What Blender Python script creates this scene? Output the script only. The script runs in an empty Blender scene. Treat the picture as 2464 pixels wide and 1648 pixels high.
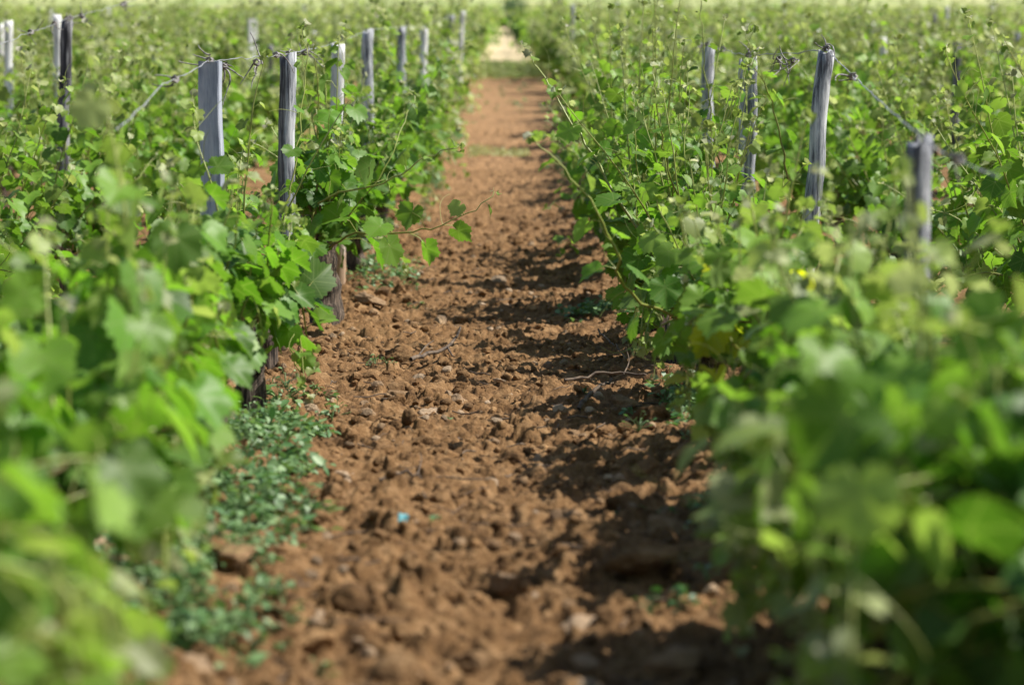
import bpy, math, random
import numpy as np

SEED = 7
C = bpy.context.scene.collection
R0 = np.random.default_rng(SEED)
CAM_H = 0.742
FPX = 2328.0                      # focal length in pixels of a 1024 px wide frame
PI = math.pi

# ------------------------------------------------------------------ small helpers
def nrm(v):
    v = np.asarray(v, float)
    return v / np.maximum(np.linalg.norm(v, axis=-1, keepdims=True), 1e-9)

def smooth(t):
    t = np.clip(t, 0, 1)
    return t * t * (3 - 2 * t)

PROF_D = np.array([-60, 9, 11.6, 14.5, 17, 21, 30, 40, 60, 75, 110, 150, 250, 420.])
PROF_Z = np.array([0, 0, .14, .33, .5, .84, 1.5, 2.05, 3.1, 3.95, 6.5, 10, 21, 36.])
_pd = np.arange(-60, 420, .25)
_pz = np.interp(_pd, PROF_D, PROF_Z)
_k = np.ones(9) / 9
_pz = np.convolve(np.pad(_pz, 4, mode='edge'), _k, mode='valid')
def profile(y):
    return np.interp(y, _pd, _pz)

def lattice_noise(x, y, seed):
    rng = np.random.default_rng(seed)
    tab = rng.random((256, 256))
    xi = np.floor(x).astype(np.int64); yi = np.floor(y).astype(np.int64)
    fx = x - xi; fy = y - yi
    fx = fx * fx * (3 - 2 * fx); fy = fy * fy * (3 - 2 * fy)
    a = tab[xi & 255, yi & 255]; b = tab[(xi + 1) & 255, yi & 255]
    c = tab[xi & 255, (yi + 1) & 255]; d = tab[(xi + 1) & 255, (yi + 1) & 255]
    return (a * (1 - fx) + b * fx) * (1 - fy) + (c * (1 - fx) + d * fx) * fy - .5

def fbm(x, y, scale, octs, seed, gain=.5):
    s = np.zeros_like(x); a = 1.0; f = 1.0 / scale
    for o in range(octs):
        s += a * lattice_noise(x * f + o * 17.3, y * f + o * 9.1, seed + o)
        a *= gain; f *= 2.03
    return s

class MB:
    """collects vertices, faces, a colour and a uv per vertex, and links them as ONE mesh object"""
    def __init__(self):
        self.v, self.f, self.m, self.t, self.u, self.n = [], [], [], [], [], 0
    def add(self, v, f, tint=(0, 0, 0), uv=None, mat=0):
        v = np.asarray(v, float).reshape(-1, 3)
        f = np.asarray(f, np.int64)
        self.v.append(v); self.f.append(f + self.n)
        self.m.append(np.full(len(f), mat, np.int32))
        t = np.asarray(tint, float)
        if t.ndim == 1:
            t = np.tile(t, (len(v), 1))
        self.t.append(t)
        self.u.append(np.zeros((len(v), 2)) if uv is None else np.asarray(uv, float))
        self.n += len(v)
    def merge(self, o, mat=None):
        for v, f, m, t, u in zip(o.v, o.f, o.m, o.t, o.u):
            self.add(v, f - f.min() if False else f - o._base(v, f), t, u, 0)
    def mesh(self, name, mats, smooth_shade=True):
        me = bpy.data.meshes.new(name)
        if self.n == 0:
            return me
        V = np.concatenate(self.v)
        me.vertices.add(len(V)); me.vertices.foreach_set('co', V.astype(np.float32).ravel())
        loops = np.concatenate([f.ravel() for f in self.f])
        tot = np.concatenate([np.full(len(f), f.shape[1], np.int32) for f in self.f])
        start = np.concatenate([[0], np.cumsum(tot)[:-1]]).astype(np.int32)
        me.loops.add(len(loops)); me.loops.foreach_set('vertex_index', loops.astype(np.int32))
        me.polygons.add(len(tot))
        me.polygons.foreach_set('loop_start', start); me.polygons.foreach_set('loop_total', tot)
        me.polygons.foreach_set('material_index', np.concatenate(self.m))
        me.polygons.foreach_set('use_smooth', np.full(len(tot), smooth_shade, bool))
        a = me.attributes.new('tint', 'FLOAT_COLOR', 'POINT')
        T = np.concatenate(self.t); T4 = np.ones((len(T), 4), np.float32); T4[:, :3] = T
        a.data.foreach_set('color', T4.ravel())
        b = me.attributes.new('leafuv', 'FLOAT2', 'POINT')
        b.data.foreach_set('vector', np.concatenate(self.u).astype(np.float32).ravel())
        me.update(calc_edges=True)
        for m in (mats if isinstance(mats, (list, tuple)) else [mats]):
            me.materials.append(m)
        return me

def link(name, me, parent=None, loc=None):
    o = bpy.data.objects.new(name, me)
    C.objects.link(o)
    if parent is not None:
        o.parent = parent
    if loc is not None:
        o.location = loc
    return o

def tag(o, label=None, cat=None, group=None, kind=None):
    if label: o['label'] = label
    if cat: o['category'] = cat
    if group: o['group'] = group
    if kind: o['kind'] = kind
    return o

def tubes(P, R, k, tint=None, cap=False):
    """P (T,n,3) centre lines, R (T,n) radii -> verts, quads, per-vertex tint"""
    P = np.asarray(P, float); R = np.asarray(R, float)
    T, n, _ = P.shape
    d = nrm(np.gradient(P, axis=1))
    mean = nrm(P[:, -1] - P[:, 0] + 1e-6)
    ref = np.zeros((T, 3)); ref[np.arange(T), np.argmin(np.abs(mean), axis=1)] = 1
    b1 = nrm(np.cross(d, ref[:, None, :])); b2 = np.cross(d, b1)
    a = np.arange(k) / k * 2 * PI
    V = P[:, :, None, :] + R[:, :, None, None] * (np.cos(a)[None, None, :, None] * b1[:, :, None, :] + np.sin(a)[None, None, :, None] * b2[:, :, None, :])
    idx = np.arange(T * n * k).reshape(T, n, k)
    A = idx[:, :-1, :]; B = idx[:, 1:, :]
    F = np.stack([A, np.roll(A, -1, 2), np.roll(B, -1, 2), B], -1).reshape(-1, 4)
    V = V.reshape(-1, 3)
    tt = None
    if tint is not None:
        tint = np.asarray(tint, float)
        tt = np.repeat(tint.reshape(T * n, 3), k, axis=0)
    return V, F, tt

def spline(pts, n):
    """Catmull-Rom through pts, n samples"""
    p = np.asarray(pts, float)
    p = np.vstack([2 * p[0] - p[1], p, 2 * p[-1] - p[-2]])
    m = len(p) - 3
    out = []
    for t in np.linspace(0, m - 1e-6, n):
        i = int(t); u = t - i
        a, b, c, d = p[i:i + 4]
        out.append(.5 * ((2 * b) + (-a + c) * u + (2 * a - 5 * b + 4 * c - d) * u * u + (-a + 3 * b - 3 * c + d) * u ** 3))
    return np.array(out)

# ------------------------------------------------------------------ materials
class NT:
    def __init__(self, name):
        self.mat = bpy.data.materials.new(name); self.mat.use_nodes = True
        self.t = self.mat.node_tree; self.t.nodes.clear()
        self.out = self.t.nodes.new('ShaderNodeOutputMaterial')
    def n(self, kind, **kw):
        x = self.t.nodes.new(kind)
        for a, b in kw.items():
            if a == 'inp':
                for k, v in b.items():
                    if hasattr(v, 'is_output'):
                        self.t.links.new(v, x.inputs[k])
                    else:
                        x.inputs[k].default_value = v
            else:
                setattr(x, a, b)
        return x
    def l(self, a, b): self.t.links.new(a, b)
    def math(self, op, a, b=None, c=None):
        x = self.t.nodes.new('ShaderNodeMath'); x.operation = op
        for i, v in enumerate((a, b, c)):
            if v is None: continue
            if hasattr(v, 'is_output'): self.t.links.new(v, x.inputs[i])
            else: x.inputs[i].default_value = v
        return x.outputs[0]
    def mix(self, fac, a, b, mode='MIX'):
        x = self.t.nodes.new('ShaderNodeMix'); x.data_type = 'RGBA'; x.blend_type = mode
        for i, v in ((0, fac), (6, a), (7, b)):
            if hasattr(v, 'is_output'): self.t.links.new(v, x.inputs[i])
            else: x.inputs[i].default_value = v if i == 0 else (*v, 1)
        return x.outputs[2]
    def ramp(self, fac, stops):
        x = self.t.nodes.new('ShaderNodeValToRGB')
        e = x.color_ramp.elements
        while len(e) < len(stops): e.new(.5)
        for i, (p, c) in enumerate(stops):
            e[i].position = p; e[i].color = (*c, 1)
        self.t.links.new(fac, x.inputs[0])
        return x.outputs[0]
    def attr(self, name):
        return self.n('ShaderNodeAttribute', attribute_name=name)

def leaf_material(name, veins=True, dull=0.0):
    N = NT(name)
    t = N.attr('tint')
    sep = N.n('ShaderNodeSeparateColor', inp={0: t.outputs['Color']})
    age, rnd, yel = sep.outputs[0], sep.outputs[1], sep.outputs[2]
    base = N.ramp(age, [(0, (.042, .128, .012)), (.35, (.095, .218, .018)), (.65, (.170, .295, .038)), (.85, (.28, .35, .09)), (1, (.50, .50, .36))])
    base = N.mix(yel, base, (.42, .46, .02))
    br = N.math('MULTIPLY_ADD', rnd, .8, .6)
    cx = N.n('ShaderNodeCombineColor', inp={0: br, 1: br, 2: br})
    base = N.mix(1.0, base, cx.outputs[0], 'MULTIPLY')
    if veins:
        u = N.attr('leafuv')
        su = N.n('ShaderNodeSeparateXYZ', inp={0: u.outputs['Vector']})
        x = N.math('ABSOLUTE', su.outputs[0]); y = su.outputs[1]
        best = None
        for ang in (0, 50, 105):
            ca, sa = math.cos(math.radians(ang)), math.sin(math.radians(ang))
            d = N.math('ABSOLUTE', N.math('SUBTRACT', N.math('MULTIPLY', x, ca), N.math('MULTIPLY', y, sa)))
            best = d if best is None else N.math('MINIMUM', best, d)
        # herringbone side veins off the midrib
        w = N.math('SINE', N.math('MULTIPLY', N.math('SUBTRACT', y, N.math('MULTIPLY', x, .9)), 34))
        side = N.math('MULTIPLY', N.math('GREATER_THAN', w, .86), .35)
        v = N.math('MAXIMUM', N.math('MULTIPLY', N.math('LESS_THAN', best, .022), .7), side)
        base = N.mix(N.math('MULTIPLY', v, .5), base, (.24, .33, .10))
    geo = N.n('ShaderNodeNewGeometry')
    under = N.mix(.40, base, (.15, .25, .065))
    col = N.mix(geo.outputs['Backfacing'], base, under)
    rough = N.math('MULTIPLY_ADD', geo.outputs['Backfacing'], .2, .48)
    p = N.n('ShaderNodeBsdfPrincipled', inp={'Base Color': col, 'Roughness': rough, 'Specular IOR Level': .38})
    trc = N.mix(1.0, base, N.mix(N.math('MULTIPLY_ADD', age, 1.0, -.2), (1.72, 1.76, .85), (1.0, 1.0, .95)), 'MULTIPLY')
    tr = N.n('ShaderNodeBsdfTranslucent', inp={'Color': trc})
    mx = N.n('ShaderNodeMixShader', inp={0: .48})
    N.l(p.outputs[0], mx.inputs[1]); N.l(tr.outputs[0], mx.inputs[2])
    N.l(mx.outputs[0], N.out.inputs[0])
    return N.mat

def stem_material():
    N = NT('green_shoot_bark')
    t = N.attr('tint')
    sep = N.n('ShaderNodeSeparateColor', inp={0: t.outputs['Color']})
    col = N.ramp(sep.outputs[0], [(0, (.09, .06, .022)), (.12, (.14, .10, .03)), (.3, (.16, .17, .035)), (.7, (.26, .31, .055)), (1, (.42, .46, .16))])
    p = N.n('ShaderNodeBsdfPrincipled', inp={'Base Color': col, 'Roughness': .45})
    N.l(p.outputs[0], N.out.inputs[0])
    return N.mat

def bark_material():
    N = NT('old_vine_bark')
    tc = N.n('ShaderNodeTexCoord')
    mp = N.n('ShaderNodeMapping', inp={0: tc.outputs['Object'], 3: (85, 85, 7)})
    no = N.n('ShaderNodeTexNoise', inp={0: mp.outputs[0], 'Scale': 1.6, 'Detail': 7, 'Roughness': .7})
    col = N.ramp(no.outputs[0], [(.40, (.014, .010, .008)), (.5, (.085, .060, .043)), (.62, (.28, .21, .155))])
    p = N.n('ShaderNodeBsdfPrincipled', inp={'Base Color': col, 'Roughness': .9})
    b = N.n('ShaderNodeBump', inp={'Strength': 1.0, 'Distance': .016, 'Height': no.outputs[0]})
    N.l(b.outputs[0], p.inputs['Normal'])
    N.l(p.outputs[0], N.out.inputs[0])
    return N.mat

def post_material(name, dark, mid, pale, foot=True, scale=1.0):
    N = NT(name)
    tc = N.n('ShaderNodeTexCoord')
    mp = N.n('ShaderNodeMapping', inp={0: tc.outputs['Object'], 3: (48 * scale, 48 * scale, 2.6)})
    no = N.n('ShaderNodeTexNoise', inp={0: mp.outputs[0], 'Scale': 2.0, 'Detail': 8, 'Roughness': .72})
    mp2 = N.n('ShaderNodeMapping', inp={0: tc.outputs['Object'], 3: (14, 14, 5)})
    n2 = N.n('ShaderNodeTexNoise', inp={0: mp2.outputs[0], 'Scale': 1.5, 'Detail': 4})
    f = N.math('ADD', N.math('MULTIPLY', no.outputs[0], .7), N.math('MULTIPLY', n2.outputs[0], .3))
    col = N.ramp(f, [(.41, dark), (.49, mid), (.58, pale)])
    if foot:
        sp = N.n('ShaderNodeSeparateXYZ', inp={0: tc.outputs['Object']})
        h = N.n('ShaderNodeMapRange', inp={0: N.math('ADD', sp.outputs[2], N.math('MULTIPLY', n2.outputs[0], .12)), 1: .18, 2: .33, 3: 1.0, 4: 0.0})
        col = N.mix(N.math('MULTIPLY', h.outputs[0], .8), col, (.36, .19, .065))
    p = N.n('ShaderNodeBsdfPrincipled', inp={'Base Color': col, 'Roughness': .85})
    b = N.n('ShaderNodeBump', inp={'Strength': .8, 'Distance': .004, 'Height': no.outputs[0]})
    N.l(b.outputs[0], p.inputs['Normal'])
    N.l(p.outputs[0], N.out.inputs[0])
    return N.mat

def soil_material(name='red_brown_soil', clod=False):
    N = NT(name)
    tc = N.n('ShaderNodeTexCoord')
    co = tc.outputs['Object']
    big = N.n('ShaderNodeTexNoise', inp={0: co, 'Scale': 1.3, 'Detail': 3})
    mid = N.n('ShaderNodeTexNoise', inp={0: co, 'Scale': 16, 'Detail': 6, 'Roughness': .65})
    fine = N.n('ShaderNodeTexNoise', inp={0: co, 'Scale': 170, 'Detail': 5, 'Roughness': .7})
    f = N.math('ADD', N.math('MULTIPLY', mid.outputs[0], .6), N.math('MULTIPLY', fine.outputs[0], .4))
    col = N.ramp(f, [(.38, (.050, .025, .010)), (.5, (.188, .101, .041)), (.62, (.36, .222, .108))])
    col = N.mix(N.math('MULTIPLY', big.outputs[0], .5), col, (.185, .103, .044))
    if not clod:
        geo = N.n('ShaderNodeNewGeometry')
        sp = N.n('ShaderNodeSeparateXYZ', inp={0: geo.outputs['Position']})
        wob = N.math('MULTIPLY', big.outputs[0], 10)
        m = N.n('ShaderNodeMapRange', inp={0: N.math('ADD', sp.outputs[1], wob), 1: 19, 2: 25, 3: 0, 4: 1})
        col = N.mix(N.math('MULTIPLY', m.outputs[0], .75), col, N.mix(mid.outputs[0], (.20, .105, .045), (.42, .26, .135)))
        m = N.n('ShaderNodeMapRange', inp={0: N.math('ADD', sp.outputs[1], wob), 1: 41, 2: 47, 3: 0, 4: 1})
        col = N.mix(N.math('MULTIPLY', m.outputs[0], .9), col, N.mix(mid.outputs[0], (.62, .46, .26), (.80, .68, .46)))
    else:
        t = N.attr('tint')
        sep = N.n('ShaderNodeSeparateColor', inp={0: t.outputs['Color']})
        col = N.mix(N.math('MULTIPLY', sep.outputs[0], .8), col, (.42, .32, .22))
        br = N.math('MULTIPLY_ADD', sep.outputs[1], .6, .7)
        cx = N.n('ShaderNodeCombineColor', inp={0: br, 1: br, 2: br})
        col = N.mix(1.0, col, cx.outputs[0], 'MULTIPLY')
    p = N.n('ShaderNodeBsdfPrincipled', inp={'Base Color': col, 'Roughness': .95, 'Specular IOR Level': .2})
    b = N.n('ShaderNodeBump', inp={'Strength': 1.0, 'Distance': .014, 'Height': f})
    N.l(b.outputs[0], p.inputs['Normal'])
    N.l(p.outputs[0], N.out.inputs[0])
    return N.mat

def plain(name, col, rough=.6, noise=None):
    N = NT(name)
    p = N.n('ShaderNodeBsdfPrincipled', inp={'Base Color': (*col, 1), 'Roughness': rough})
    if noise:
        tc = N.n('ShaderNodeTexCoord')
        no = N.n('ShaderNodeTexNoise', inp={0: tc.outputs['Object'], 'Scale': noise[0], 'Detail': 5})
        N.l(N.ramp(no.outputs[0], [(.35, noise[1]), (.65, noise[2])]), p.inputs['Base Color'])
    N.l(p.outputs[0], N.out.inputs[0])
    return N.mat

M = {
    'leaf': leaf_material('vine_leaf'),
    'far_leaf': leaf_material('far_vine_leaf', veins=False),
    'stem': stem_material(),
    'bark': bark_material(),
    'soil': soil_material(),
    'clod': soil_material('soil_clod', clod=True),
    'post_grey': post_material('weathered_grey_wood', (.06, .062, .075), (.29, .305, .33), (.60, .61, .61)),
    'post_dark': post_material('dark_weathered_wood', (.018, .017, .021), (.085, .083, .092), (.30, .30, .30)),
    'post_blue': post_material('smooth_grey_plank', (.24, .265, .32), (.34, .37, .43), (.46, .48, .52), scale=.5),
    'post_white': post_material('bleached_wood', (.38, .38, .37), (.62, .62, .60), (.82, .81, .79)),
    'wire': plain('grey_galvanised_wire', (.30, .31, .32), .5),
    'dry': plain('dried_tendril', (.17, .155, .15), .8, (60, (.08, .07, .07), (.34, .32, .31))),
    'twig': plain('dead_twig', (.15, .10, .06), .85, (50, (.035, .024, .018), (.17, .12, .08))),
    'meadow': plain('meadow_grass', (.3, .33, .1), .9, (.22, (.20, .29, .07), (.40, .40, .17))),
        'teal': plain('turquoise_scrap', (.10, .42, .46), .5, (80, (.04, .22, .28), (.20, .48, .50))),
    'white': plain('white_petal', (.80, .80, .78), .6),
}

def weed_material(name, a, b):
    N = NT(name)
    t = N.attr('tint')
    sep = N.n('ShaderNodeSeparateColor', inp={0: t.outputs['Color']})
    col = N.mix(sep.outputs[1], a, b)
    p = N.n('ShaderNodeBsdfPrincipled', inp={'Base Color': col, 'Roughness': .5})
    tr = N.n('ShaderNodeBsdfTranslucent', inp={'Color': N.mix(1.0, col, (1.3, 1.5, .8), 'MULTIPLY')})
    mx = N.n('ShaderNodeMixShader', inp={0: .25})
    N.l(p.outputs[0], mx.inputs[1]); N.l(tr.outputs[0], mx.inputs[2])
    N.l(mx.outputs[0], N.out.inputs[0])
    return N.mat
M['grass'] = weed_material('grass_blade', (.16, .26, .05), (.50, .48, .24))
M['weed'] = weed_material('blue_green_weed', (.06, .15, .045), (.22, .33, .14))
M['weed_dark'] = weed_material('dark_green_weed', (.022, .09, .02), (.09, .20, .06))
M['bush'] = weed_material('dark_green_bush', (.012, .060, .010), (.045, .135, .03))

# ------------------------------------------------------------------ the ground: one sheet
def grow(a, b, step):
    out = [a]
    while out[-1] < b:
        out.append(out[-1] + step(out[-1]))
    return np.array(out)

ys = np.concatenate([np.arange(-40, 1.6, 1.3), grow(1.6, 420, lambda y: max(.0055, .00135 * y) if y < 13 else (.0025 * y if y < 24 else .022 * y))])
xc = np.arange(-.95, .95, .0055)
xo = grow(.95, 2.6, lambda x: .02 + .12 * (x - .95))
xo = np.concatenate([xo, grow(2.9, 160, lambda x: .12 * x)])
xs = np.concatenate([-xo[::-1], xc, xo])
X, Y = np.meshgrid(xs, ys)
Z = profile(Y)
near = (1 - smooth((Y - 19) / 6)) * (1 - smooth((np.abs(X) - 1.0) / 1.2))
Z += .045 * fbm(X, Y, .55, 3, 11) * (1 - smooth((Y - 40) / 20))
for rx in (-.67, .57):
    Z += .035 * np.exp(-((X - rx) / .17) ** 2) * near
Z -= .02 * np.exp(-((X - .05) / .28) ** 2) * near
rough_map = .55 + .9 * np.clip(fbm(X, Y, .35, 2, 31) + .5, 0, 1)
Z += near * rough_map * (.026 * fbm(X, Y, .075, 4, 51, .66) + .010 * np.abs(fbm(X, Y, .022, 2, 71)))

def splat(n, r_lo, r_hi, power, seed, hmul=.75):
    global Z
    rng = np.random.default_rng(seed)
    u = rng.random(n)
    rad = r_lo + (r_hi - r_lo) * u ** power
    cy = 2.2 * (23 / 2.2) ** (rng.random(n) ** .92)
    cx_ = rng.uniform(-.9, .9, n)
    for i in range(n):
        r = rad[i] * rng.uniform(.8, 1.2); a = rng.uniform(.65, 1.0)
        i0, i1 = np.searchsorted(ys, (cy[i] - 1.35 * r, cy[i] + 1.35 * r))
        j0, j1 = np.searchsorted(xs, (cx_[i] - 1.35 * r, cx_[i] + 1.35 * r))
        if i1 - i0 < 2 or j1 - j0 < 2: continue
        dx = X[i0:i1, j0:j1] - cx_[i]; dy = Y[i0:i1, j0:j1] - cy[i]
        th = rng.uniform(0, PI); c, s = math.cos(th), math.sin(th)
        px = (dx * c + dy * s) / r; py = (-dx * s + dy * c) / (r * a)
        an = np.arctan2(py, px)
        rho = np.sqrt(px * px + py * py) / (1 + .16 * np.sin(2 * an + i) + .12 * np.sin(3 * an + 2.1 * i) + .07 * np.sin(7 * an + 3.3 * i))
        tilt = 1 + .35 * (px * rng.uniform(-1, 1) + py * rng.uniform(-1, 1))
        h = hmul * r * np.power(np.clip(1 - rho ** 3.4, 0, 1), .5) * tilt * (1 + .35 * np.sin(px * 5 + i) * np.sin(py * 5.7 + 2 * i))
        zc = Z[(i0 + i1) // 2, (j0 + j1) // 2] - .25 * r
        new = np.where(rho < 1, zc + h, -9)
        Z[i0:i1, j0:j1] = np.maximum(Z[i0:i1, j0:j1], new)
splat(320, .026, .050, 2.4, 101, .62)
splat(3400, .014, .028, 1.7, 102, .8)
splat(11500, .008, .016, 1.3, 103, .9)
Z += near * (.006 * fbm(X, Y, .018, 3, 91, .7) - .012 * np.clip(np.abs(fbm(X, Y, .05, 3, 95)) * -6 + .5, 0, 1))

def ground_z(x, y):
    i = np.clip(np.searchsorted(ys, y), 0, len(ys) - 1); j = np.clip(np.searchsorted(xs, x), 0, len(xs) - 1)
    return Z[i, j]

nx, ny = len(xs), len(ys)
idx = np.arange(nx * ny).reshape(ny, nx)
g = MB()
g.add(np.stack([X, Y, Z], -1).reshape(-1, 3), np.stack([idx[:-1, :-1], idx[:-1, 1:], idx[1:, 1:], idx[1:, :-1]], -1).reshape(-1, 4))
tag(link('soil_ground', g.mesh('soil_ground', M['soil'])), kind='structure')

# the pale meadow above the vineyard: a sheet lying just over the soil
my = np.concatenate([np.arange(90, 200, 2.), np.arange(200, 415, 8.)]); mx_ = np.linspace(-120, 120, 90)
GX, GY = np.meshgrid(mx_, my)
GZ = profile(GY) + .35 + .25 * fbm(GX, GY, 9., 3, 5)
ii = np.arange(GX.size).reshape(GX.shape)
mb = MB(); mb.add(np.stack([GX, GY, GZ], -1).reshape(-1, 3), np.stack([ii[:-1, :-1], ii[:-1, 1:], ii[1:, 1:], ii[1:, :-1]], -1).reshape(-1, 4))
tag(link('meadow_field', mb.mesh('meadow_field', M['meadow'])), kind='structure')

# ------------------------------------------------------------------ clods and stones
def ico(sub):
    import bmesh
    bm = bmesh.new(); bmesh.ops.create_icosphere(bm, subdivisions=sub, radius=1)
    v = np.array([p.co[:] for p in bm.verts]); f = np.array([[q.index for q in p.verts] for p in bm.faces]); bm.free()
    return v, f
ICO1, ICO2, ICOM, ICO3 = ico(1), ico(2), ico(3), ico(4)

def rock_shape(rng, D, cuts=11, noise=.06):
    """a lump: the unit directions D cut by random planes, then roughened"""
    n = nrm(rng.normal(size=(cuts, 3))); h = rng.uniform(.62, 1.0, cuts)
    dots = D @ n.T
    r = np.min(np.where(dots > .05, h / np.maximum(dots, .05), 9), axis=1)
    r = np.minimum(r, 1.15)
    for f, a in ((3.1, noise), (6.7, noise * .7), (14.0, noise * .45), (27., noise * .3)):
        q = D * f + rng.uniform(0, 9, 3)
        r = r + a * (np.sin(q[:, 0] * 1.1 + np.sin(q[:, 1] * 1.7)) * np.cos(q[:, 1] + np.sin(q[:, 2] * 1.3)) + .6 * np.sin(q[:, 2] * 1.9 + q[:, 0]))
    return D * r[:, None]

def euler(rng, tilt=1.0):
    a, b, c = rng.uniform(-PI, PI), rng.uniform(-.5, .5) * tilt, rng.uniform(-.5, .5) * tilt
    ca, sa, cb, sb, cc, sc = math.cos(a), math.sin(a), math.cos(b), math.sin(b), math.cos(c), math.sin(c)
    return np.array([[ca, -sa, 0], [sa, ca, 0], [0, 0, 1]]) @ np.array([[1, 0, 0], [0, cb, -sb], [0, sb, cb]]) @ np.array([[cc, 0, sc], [0, 1, 0], [-sc, 0, cc]])

rub = MB(); rng = np.random.default_rng(21)
for i in range(9000):
    y = 2.4 * (14 / 2.4) ** (rng.random() ** .8); x = rng.uniform(-.85, .85)
    r = .003 + .016 * rng.random() ** 2.4 if i > 420 else rng.uniform(.014, .034)
    if rng.random() < .02: r *= 1.6
    d, f = ICO1 if r < .009 else (ICO2 if r < .018 else ICOM)
    s = rock_shape(rng, d, 8, .05) * (r * np.array([1, rng.uniform(.7, 1), rng.uniform(.55, .9)]))
    v = s @ euler(rng).T + (x, y, ground_z(x, y) + r * (.25 if r < .014 else .02))
    pale = rng.random() ** 14 if rng.random() > .03 else rng.uniform(.5, 1)
    rub.add(v, f, (pale, rng.random(), 0))
tag(link('soil_crumbs', rub.mesh('soil_crumbs', M['clod'], False)), kind='stuff')

def stone(x, y, w, flat, pale, bright, label, seed, name='soil_clod', cat='clod', group=None, tall=1.0):
    rng = np.random.default_rng(seed)
    d, f = ICO3
    w = w * .92
    s = rock_shape(rng, d, 12, .085) * (np.array([w * .5, w * .42, w * .42 * flat]))
    mb = MB(); mb.add(s @ euler(rng, .5).T, f, (pale, bright, 0))
    o = link(name, mb.mesh(name, M['clod']), loc=(x, y, float(ground_z(x, y)) + w * .09 * tall))
    tag(o, label, cat, group)
    return o

STONES = [
    (-.365, 7.86, .105, .95, .0, .15, 'big dark rounded clod beside the curved twig'),
    (-.26, 9.3, .085, .8, .55, .6, 'pale angular lump standing up behind the curved twig'),
    (-.56, 9.6, .14, .5, .35, .6, 'broad flat pale clod near the foot of the bark covered trunk'),
    (-.21, 6.45, .085, .7, .75, .8, 'pale chalky stone in front of the twig on bare soil'),
    (-.32, 6.75, .10, .6, .25, .6, 'light brown flattened clod between the twig and the hanging leaf'),
    (-.575, 4.78, .13, .8, .12, .6, 'smooth reddish clod rising out of the green weed patch'),
    (.236, 3.23, .085, .8, .30, .8, 'light clod low down beside the shaded edge of the path'),
    (-.436, 3.2, .10, .5, .45, .7, 'pale flat clod at the lower end of the weed patch'),
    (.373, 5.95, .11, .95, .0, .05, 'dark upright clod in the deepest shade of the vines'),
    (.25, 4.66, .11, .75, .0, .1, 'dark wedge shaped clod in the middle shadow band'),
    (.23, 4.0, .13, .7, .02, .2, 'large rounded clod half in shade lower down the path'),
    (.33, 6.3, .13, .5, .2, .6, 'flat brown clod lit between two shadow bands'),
    (.40, 5.2, .09, .8, .15, .7, 'small sunlit clod close to the dark vine trunk'),
    (-.46, 3.95, .08, .8, .2, .7, 'rounded orange brown clod at the edge of the lower weeds'),
    (.12, 4.45, .075, .9, .25, .7, 'knobbly sunlit clod just below the middle shadow band'),
    (.30, 4.30, .085, .9, .3, .7, 'cracked pale brown clod beside the shaded vine foot'),
    (-.05, 3.35, .07, .7, .1, .5, 'brown clod alone near the middle of the path'),
    (-.62, 10.2, .10, .9, .05, .3, 'rusty clod leaning on the weeds behind the trunk'),
    (-.50, 10.3, .09, .9, .1, .4, 'lumpy clod at the path side of the weeds behind the trunk'),
]
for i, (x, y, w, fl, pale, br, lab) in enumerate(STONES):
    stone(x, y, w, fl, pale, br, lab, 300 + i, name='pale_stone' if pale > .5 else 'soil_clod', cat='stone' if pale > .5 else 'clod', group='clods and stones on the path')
tag(stone(-.02, 7.3, .045, .35, 1.0, 1.0, 'thin white stone flake lying on the soil past the twig', 340, 'stone_flake', 'stone', 'clods and stones on the path'))
tag(stone(-.10, 9.9, .035, .6, 1.0, .9, 'tiny bright pebble high up the path', 341, 'pebble', 'stone', 'clods and stones on the path'))

# straw and bits of dead cane lying about
sm = MB(); rng = np.random.default_rng(23)
for i in range(240):
    y = 2.6 * (13 / 2.6) ** rng.random(); x = rng.uniform(-.7, .65); a = rng.uniform(0, PI); l = rng.uniform(.015, .06)
    t = np.linspace(-1, 1, 4)[:, None]
    p = np.array([x, y, 0]) + t * l * np.array([math.cos(a), math.sin(a), 0]) + rng.normal(0, .002, (4, 3))
    p[:, 2] = ground_z(p[:, 0], p[:, 1]) + .004
    p[:, 2] = p[:, 2].max() + rng.normal(0, .004, 4)
    V, F, _ = tubes(p[None], np.full((1, 4), rng.uniform(.0008, .0022)), 4); sm.add(V, F)
tag(link('straw_litter', sm.mesh('straw_litter', M['twig'])), kind='stuff')

# ------------------------------------------------------------------ leaves
def leaf_template(n_out):
    """vine leaf seen flat, stalk at the origin, tip along +y: five lobes, toothed margin"""
    A = np.radians([0, 24, 50, 77, 104, 138, 162, 180]); L = np.array([1.0, .80, .93, .70, .76, .60, .52, .10])
    th = np.linspace(-PI, PI, n_out, endpoint=False)
    r = np.interp(np.abs(th), A, L)
    teeth = np.where(np.arange(n_out) % 2 == 0, 1.05, .93)
    r = r * np.where(np.abs(th) < 2.9, teeth, 1)
    outer = np.stack([r * np.sin(th), r * np.cos(th)], -1)
    h = n_out // 2
    inner = outer[::2] * .55
    P = np.vstack([[[0, 0]], inner, outer])
    F = []
    for i in range(h):
        j = (i + 1) % h
        a, b = 1 + i, 1 + j
        o0, o1, o2 = 1 + h + 2 * i, 1 + h + 2 * i + 1, 1 + h + (2 * i + 2) % n_out
        F += [(0, b, a), (a, o1, o0), (a, b, o1), (b, o2, o1)]
    return P, np.array(F)
LEAF_HI = leaf_template(40)
LEAF_MID = leaf_template(24)
LEAF_LOW = leaf_template(8)

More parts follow.
